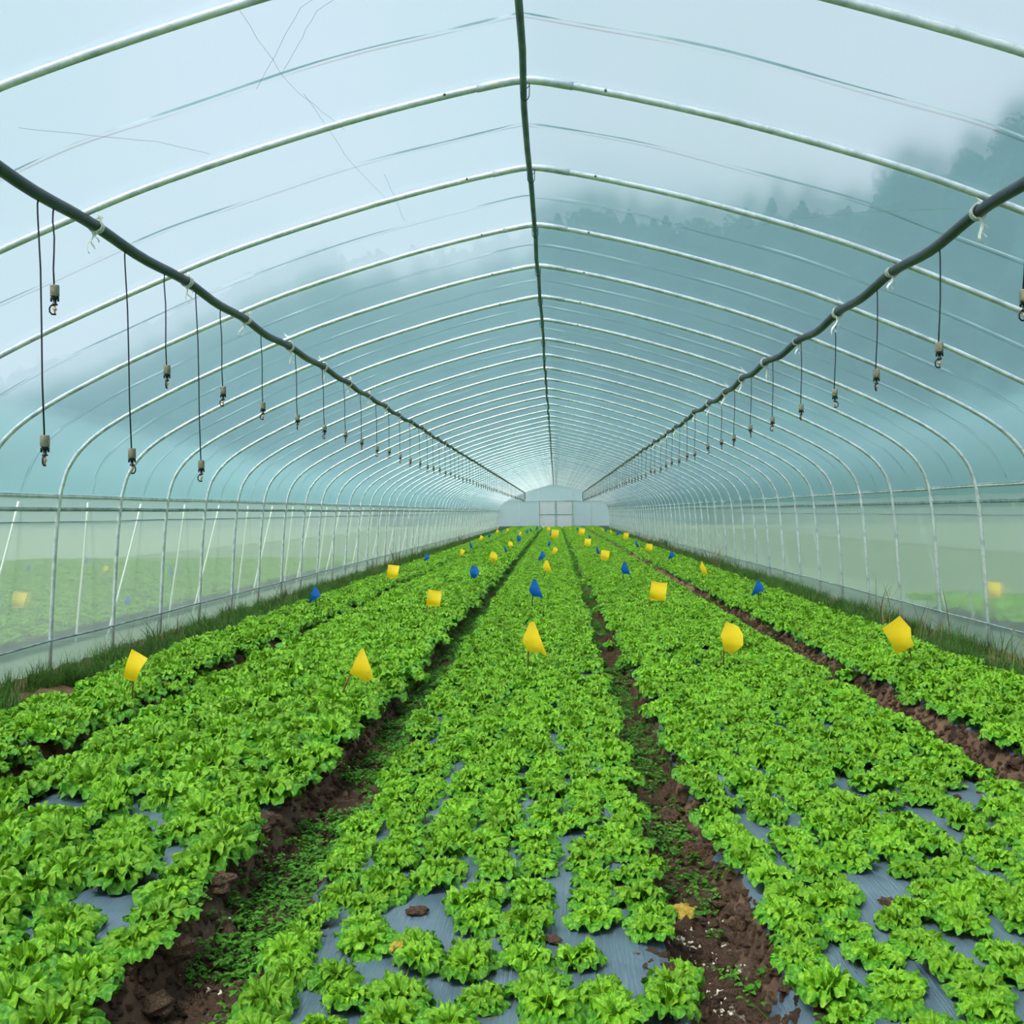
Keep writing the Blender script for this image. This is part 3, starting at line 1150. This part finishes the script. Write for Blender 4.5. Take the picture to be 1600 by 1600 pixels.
# ------------------------------------------------------------------ sticky trap flags
# (column, bottom row, top row, colour, shape, stick?) as read from the photograph; depth follows from the height of the sheet above the bed
FL = [(212, 1066, 1014, 'y', 'para'), (564, 1066, 1013, 'y', 'fold'), (834, 1025, 971, 'y', 'drape'), (1140, 1022, 971, 'y', 'half'), (1400, 1022, 962, 'y', 'big'),
      (492, 943, 915, 'b', 'tri'), (678, 948, 921, 'y', 'sq'), (837, 936, 905, 'b', 'drape'), (1028, 939, 908, 'y', 'sq'), (1184, 932, 905, 'b', 'tri'),
      (614, 904, 882, 'y', 'sq'), (740, 904, 883, 'b', 'half'), (855, 895, 875, 'y', 'drape'), (977, 899, 878, 'b', 'drape'), (1099, 899, 876, 'y', 'lean'),
      (667, 878, 864, 'b', 'tri'), (770, 879, 861, 'y', 'half'), (847, 877, 860, 'b', 'tri'), (945, 875, 859, 'y', 'sq'), (1049, 875, 860, 'b', 'tri'),
      (722, 869, 857, 'y', 'para'), (790, 863, 852, 'b', 'lean'), (867, 866, 854, 'y', 'para'), (934, 866, 853, 'b', 'lean'), (1014, 861, 849, 'y', 'sq'),
      (736, 857, 846, 'b', 'lean'), (797, 856, 845, 'y', 'half'), (858, 854, 845, 'b', 'tri'), (918, 853, 841, 'y', 'sq'), (995, 855, 844, 'b', 'lean'),
      (752, 845, 836, 'y', 'para'), (810, 847, 836, 'b', 'half'), (867, 841, 827, 'y', 'sq'), (921, 842, 834, 'b', 'lean'), (978, 842, 832, 'y', 'sq'),
      (765, 840, 833, 'b', 'para'), (813, 837, 830, 'y', 'para'), (862, 838, 828, 'b', 'tri'), (909, 836, 825, 'y', 'sq'), (966, 837, 828, 'b', 'tri'),
      (777, 834, 827, 'y', 'para'), (824, 834, 827, 'b', 'tri'), (912, 834, 826, 'b', 'lean'), (955, 834, 826, 'y', 'lean'), (784, 832, 826, 'b', 'tri'),
      (793, 831, 825, 'y', 'para'), (829, 831, 824, 'b', 'lean'), (947, 831, 825, 'b', 'tri'), (941, 830, 824, 'y', 'lean'), (902, 829, 823, 'b', 'lean'),
      (839, 829, 822, 'b', 'tri'), (857, 829, 823, 'y', 'sq'), (891, 828, 822, 'y', 'lean'), (926, 828, 823, 'y', 'lean')]
SHAPES = {  # outline in sheet units (x across, z up from the sheet's bottom), stick x at bottom and top
    'sq': ([(-.46, .06), (.36, 0), (.48, .92), (-.32, 1)], (-.40, -.36)),
    'para': ([(-.42, .12), (.02, 0), (.42, .72), (-.10, 1)], (-.12, -.08)),
    'fold': ([(-.34, .28), (.16, 0), (.36, .12), (.34, .34), (.08, 1), (.0, .98)], (-.42, .06)),
    'drape': ([(-.34, .46), (-.16, .14), (.12, .16), (.40, 0), (.02, 1), (-.12, .98)], (-.16, -.12)),
    'half': ([(-.28, .58), (-.16, .1), (.08, 0), (.38, .3), (.40, .62), (.26, .86), (-.10, 1)], (-.17, -.1)),
    'big': ([(-.40, .68), (.0, 0), (.40, .24), (.34, .42), (.38, .68), (.12, 1)], (.40, .2)),
    'tri': ([(-.38, .0), (.36, .42), (.30, .58), (.02, 1), (-.06, .92)], (.06, .02)),
    'lean': ([(-.24, .55), (-.04, .08), (.26, 0), (.22, .3), (-.10, 1)], (-.06, -.08)),
}


def flag_mesh(shape, H, seed):
    out, _ = SHAPES[shape]
    rng = random.Random(seed)
    n = 9
    # fill the outline by scan rows so that the sheet can bulge
    zs = sorted(set([0.0, 1.0] + [i / n for i in range(n + 1)] + [p[1] for p in out]))
    rows = []
    ph = rng.uniform(-.4, .4)
    for z in zs:
        zz = min(max(z, .002), .998)
        xs = []
        for (a, b) in zip(out, out[1:] + out[:1]):
            if (a[1] - zz) * (b[1] - zz) <= 0 and abs(a[1] - b[1]) > 1e-6:
                xs.append(a[0] + (b[0] - a[0]) * (zz - a[1]) / (b[1] - a[1]))
        if len(xs) < 2: continue
        l, r = min(xs), max(xs)
        row = []
        for i in range(9):
            x = l + (r - l) * i / 8
            dep = .22 * (x + .1) ** 2 + .10 * math.sin(3.2 * x + 2.4 * zz + ph) + .05 * math.sin(5 * zz)
            row.append((x * H, -dep * H, zz * H))
        rows.append(row)
    mb = MB()
    mb.grid(rows)
    th = .0012
    b = MB()
    b.grid([[(x, y + th, z) for x, y, z in r][::-1] for r in rows])
    mb.add(b.v, b.f)
    # rim
    edge = [r[0] for r in rows] + [rows[-1][k] for k in range(1, 9)] + [r[-1] for r in rows[::-1]] + [rows[0][k] for k in range(7, 0, -1)]
    m = len(edge)
    mb.add([p for p in edge] + [(p[0], p[1] + th, p[2]) for p in edge], [(i, (i + 1) % m, (i + 1) % m + m, i + m) for i in range(m)])
    return mb


def bed_of(x):
    best = min(BEDS, key=lambda b: abs(x - (BEDS[b][0] + BEDS[b][1]) / 2))
    return best


placed = []
for (px, pb, pt, c, sh) in FL:
    h = .27
    y = (CAM_H - h) * 1600 / (pb - 800)
    for _ in range(4):
        x = unproject_x(px, y, h)
        zc = project(x, y, h)[2]
        u, v, _z = project(x, y, h)
        y *= (v - 800) / (pb - 800)
    y = min(y, 73.2)
    x = unproject_x(px, y, h)
    placed.append([bed_of(x), y, x, (pb - pt) * project(x, y, h)[2] / 1600, c, sh, h])
placed.sort(key=lambda p: (p[0], p[1]))
cnt = {}
EXTRA = {'para': 'tilted', 'fold': 'folded', 'drape': 'draped', 'half': 'curled', 'big': 'large speckled', 'tri': 'triangular', 'sq': 'square', 'lean': 'leaning'}
for b, y, x, H, c, sh, h in placed:
    cnt[b, c] = cnt.get((b, c), 0) + 1
    nm = {'y': 'yellow', 'b': 'blue'}[c]
    o = empty('sticky_trap', (x, y, ground_h(x, y)))
    o.rotation_euler = (0, 0, R.uniform(-.12, .12))
    zb = h - ground_h(x, y)
    s0, s1 = SHAPES[sh][1]
    mb = MB()
    top = zb + H * .98
    sx = (s0 * H, s1 * H)
    bx = sx[0] - (sx[1] - sx[0]) * zb / H
    mb.tube([(bx, .012, -.03), (sx[0], .010, zb), (sx[1], .008, top)], [.006, .0055, .0045], 6)
    mb.build('stick', M['bamboo'] if c == 'y' else M['hose'], o)
    flag_mesh(sh, H, int(y * 37)).build('sheet', M['yellow' if c == 'y' else 'blue'], o, loc=(0, 0, zb))
    tag(o, '%s %s sticky trap, %s %s from the front in the %s' % (EXTRA[sh], nm, nth(cnt[b, c]), nm, BEDS[b][4]), 'sticky trap', 'coloured sticky traps in the beds')

# withered leaves
wl = MB()
lettuce_leaf(wl, random.Random(4), 0, 1, .7, 10, -10, .12, 0)
wlm = wl.mesh('withered_leaf', M['oldleaf'])
for k, (x, y, a, lab) in enumerate(((.235, 3.03, 3.2, 'yellow withered leaf tucked under lettuces near the right edge of the centre bed'), (.33, 2.93, 5.2, 'yellow withered leaf lying on the rim of the furrow right of the centre bed'),
                                    (-.43, 2.66, 5.4, 'yellow withered leaf under a lettuce on the grey film of the centre bed'))):
    o = link('withered_leaf', wlm, None, (x, y, BED_TOP + .045)); o.scale = (.07,) * 3; o.rotation_euler = (0, .2, a)
    tag(o, lab, 'withered leaf')

# ------------------------------------------------------------------ outside: neighbouring tunnels, crops, hills
for side, lab in ((-1, 'left'), (1, 'right')):
    cx = XC + side * 9.2
    g = empty('neighbour_greenhouse', (cx, 0, 0))
    mb = MB()
    sec = [(-p[0], p[1]) for p in HALF[::-3] if p[1] > 1.3] + [(p[0], p[1]) for p in HALF[2::3] if p[1] > 1.3]
    mb.grid([[(a, y, z) for a, z in sec] for y in np.arange(-6, 77, 4.0)])
    mb.build('film_roof', M['farfilm'], g)
    for s in (side,):
        mb = MB(); mb.grid([[(s * (4.03 + (1.35 - z) * .06), y, z) for z in (1.35, .7, 0)] for y in np.arange(-6, 77, 4.0)])
        mb.build('far_side_net', M['net'], g)
    tag(g, 'neighbouring film greenhouse seen hazily through the %s net' % lab, 'greenhouse', 'neighbouring greenhouses')
    rng = random.Random(60 + side)
    pts = []
    x = cx - 4.3
    while x < cx + 4.3:
        y = 3.0
        while y < (26 if side < 0 else 14):
            pts.append((x + rng.gauss(0, .02), y + rng.gauss(0, .02), .1, 0, 0, rng.uniform(0, 6.28), rng.uniform(.13, .17), rng.randrange(3)))
            y += .23
        x += .23
    tag(scatter('neighbour_crop', pts, [v[2] for v in VAR[:3]]), 'green crop growing in the greenhouse behind the %s net' % lab, 'crop', kind='stuff')
    TR = {-1: [(30, 948, 921, 'y', 'sq'), (45, 892, 878, 'b', 'tri'), (165, 893, 880, 'y', 'para'), (135, 880, 866, 'b', 'tri'), (200, 945, 928, 'b', 'tri'), (268, 898, 880, 'b', 'lean')], 1: [(1550, 938, 910, 'y', 'sq')]}[side]
    for q, (px, pb, pt, c, sh) in enumerate(TR):
        h = .33
        y = (CAM_H - h) * 1600 / (pb - 800)
        x = unproject_x(px, y, h)
        H = (pb - pt) * project(x, y, h)[2] / 1600
        nm = {'y': 'yellow', 'b': 'blue'}[c]
        o = empty('sticky_trap', (x, y, 0))
        mb = MB(); mb.tube([(0, .01, -.02), (0, .01, h + H * .9)], .005, 5); mb.build('stick', M['bamboo'], o)
        flag_mesh(sh, H, q).build('sheet', M['yellow' if c == 'y' else 'blue'], o, loc=(0, 0, h))
        tag(o, 'blurred %s sticky trap behind the %s net, %s from the %s' % (nm, lab, nth(q + 1), 'front'), 'sticky trap', 'sticky traps in the neighbouring greenhouses')

# wooded hills: crest line read as (column, row) at 150 m, carried round to both sides
CREST = [(-900, 640), (-300, 650), (0, 640), (150, 590), (250, 545), (330, 505), (420, 470), (500, 440), (560, 440), (640, 446), (720, 432), (800, 412), (860, 398), (900, 385), (1000, 400), (1100, 408),
         (1200, 390), (1300, 388), (1390, 350), (1460, 325), (1510, 308), (1560, 292), (1600, 280), (1900, 210), (2600, 170)]
DIST = 150.0


def crest_h(px):
    for a, b in zip(CREST, CREST[1:]):
        if a[0] <= px <= b[0]:
            t = (px - a[0]) / (b[0] - a[0])
            return CAM_H + (800 - (a[1] + (b[1] - a[1]) * t)) * DIST / 1600
    return 20


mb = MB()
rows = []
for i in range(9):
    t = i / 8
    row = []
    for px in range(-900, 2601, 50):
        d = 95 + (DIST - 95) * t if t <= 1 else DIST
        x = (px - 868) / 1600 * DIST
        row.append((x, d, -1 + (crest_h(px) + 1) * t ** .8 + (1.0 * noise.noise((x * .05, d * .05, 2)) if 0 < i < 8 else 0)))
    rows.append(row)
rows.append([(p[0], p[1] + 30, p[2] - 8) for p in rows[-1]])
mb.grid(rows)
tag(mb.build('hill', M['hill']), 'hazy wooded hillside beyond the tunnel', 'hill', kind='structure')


def tree_meshes(seed, conifer):
    rng = random.Random(seed)
    fo, tr = MB(), MB()
    tr.tube([(0, 0, -.6), (rng.uniform(-.05, .05), 0, .5), (0, 0, 1.0 if conifer else .7)], [.06, .045, .02], 6)
    blobs = []
    if conifer:
        for k in range(16):
            t = k / 15
            r = .34 * (1 - t) + .04
            for q in range(3):
                a = rng.uniform(0, 6.28)
                blobs.append((math.cos(a) * r * .6, math.sin(a) * r * .6, .2 + t * .95, r * .62))
    else:
        for k in range(26):
            v = Vector((rng.gauss(0, 1), rng.gauss(0, 1), rng.gauss(0, 1))).normalized() * rng.uniform(.1, .36)
            blobs.append((v.x, v.y, .68 + v.z * 1.05, rng.uniform(.12, .22)))
    for (x, y, z, r) in blobs:
        n = 46
        for k in range(n):
            d = Vector((rng.gauss(0, 1), rng.gauss(0, 1), rng.gauss(0, 1))).normalized()
            c = Vector((x, y, z)) + d * r * rng.uniform(.75, 1.1)
            e = d.orthogonal().normalized(); f = d.cross(e)
            a = rng.uniform(0, 6.28)
            e2 = e * math.cos(a) + f * math.sin(a); f2 = d.cross(e2)
            s = rng.uniform(.035, .06)
            tilt = d * rng.uniform(-.4, .4) * s
            fo.add([c - e2 * s - tilt, c + f2 * s * .5, c + e2 * s + tilt, c - f2 * s * .5], [(0, 1, 2, 3)])
    return fo, tr


TM = []
for k in range(5):
    fo, tr = tree_meshes(k + 1, k < 2)
    TM.append((fo.mesh('foliage', M['forest'], False), tr.mesh('trunk', M['bark'])))
COMB = []
for k in range(5):
    fo, tr = tree_meshes(k + 1, k < 2)
    c = MB(); c.add(fo.v, fo.f, 0); c.add(tr.v, tr.f, 1)
    COMB.append(c.mesh('forest_tree', [M['forest'], M['bark']], False))
rng = random.Random(3)
pts = []
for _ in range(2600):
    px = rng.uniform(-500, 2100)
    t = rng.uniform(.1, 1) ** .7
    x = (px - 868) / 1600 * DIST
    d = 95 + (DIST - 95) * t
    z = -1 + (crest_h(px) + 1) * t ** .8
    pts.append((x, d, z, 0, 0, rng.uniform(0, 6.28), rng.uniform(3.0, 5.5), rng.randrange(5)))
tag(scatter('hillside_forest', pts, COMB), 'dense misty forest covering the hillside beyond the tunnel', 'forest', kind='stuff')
TREES = [(1572, 'tallest', 8.0, 2), (1505, 'broad', 6.0, 3), (1395, 'round', 7.0, 4), (1440, 'low', 5, 2), (1252, 'slender', 5.5, 1), (1205, 'pointed', 6, 0), (1010, 'small', 4.5, 3), (915, 'bushy', 5.5, 4), (985, 'thin', 5.5, 1), (500, 'domed', 5.5, 2), (690, 'narrow', 5, 0)]
for k, (px, adj, s, kind) in enumerate(TREES):
    x = (px - 868) / 1600 * DIST
    o = empty('hill_tree', (x, DIST, crest_h(px) - .3)); o.scale = (s,) * 3
    link('foliage', TM[kind][0], o); link('trunk', TM[kind][1], o)
    tag(o, '%s misty tree on the hill crest, %s from the left along the skyline' % (adj, nth(sorted(t[0] for t in TREES).index(px) + 1)), 'tree', 'trees on the hill crest')

# ------------------------------------------------------------------ light: overcast sky with a veiled sun
w = bpy.data.worlds.new('overcast sky')
SC.world = w
w.use_nodes = True
nt = w.node_tree
nt.nodes.clear()
N = nt.nodes.new
out = N('ShaderNodeOutputWorld'); bg = N('ShaderNodeBackground')
tc = N('ShaderNodeTexCoord'); ns = N('ShaderNodeTexNoise'); rp = N('ShaderNodeValToRGB')
ns.inputs['Scale'].default_value = 2.2; ns.inputs['Detail'].default_value = 4
rp.color_ramp.elements[0].position = .35; rp.color_ramp.elements[0].color = (.64, .69, .74, 1)
rp.color_ramp.elements[1].position = .65; rp.color_ramp.elements[1].color = (.77, .74, .84, 1)
nt.links.new(tc.outputs['Generated'], ns.inputs['Vector'])
nt.links.new(ns.outputs['Fac'], rp.inputs['Fac'])
nt.links.new(rp.outputs['Color'], bg.inputs['Color'])
bg.inputs['Strength'].default_value = .66
nt.links.new(bg.outputs[0], out.inputs['Surface'])
sun = bpy.data.lights.new('veiled_sun', 'SUN')
sun.energy = 4.2; sun.angle = math.radians(30); sun.color = (1, .96, .88)
so = bpy.data.objects.new('veiled_sun', sun); COL.objects.link(so)
so.rotation_euler = Vector((-.40, -.42, .85)).to_track_quat('Z', 'Y').to_euler()

# ------------------------------------------------------------------ camera
cam = bpy.data.cameras.new('camera')
cam.sensor_width = 36; cam.lens = 36; cam.clip_end = 1000; cam.clip_start = .05
co = bpy.data.objects.new('camera', cam); COL.objects.link(co)
co.location = (0, 0, CAM_H)
co.rotation_euler = (Matrix.Rotation(TH, 3, 'Z') @ Matrix.Rotation(PI / 2, 3, 'X') @ Matrix.Rotation(ROLL, 3, 'Z')).to_euler()
SC.camera = co
vs = SC.view_settings
vs.view_transform = 'Standard'; vs.look = 'None'; vs.gamma = 1; vs.use_curve_mapping = False; vs.exposure = .49
SC.cycles.transparent_max_bounces = 16
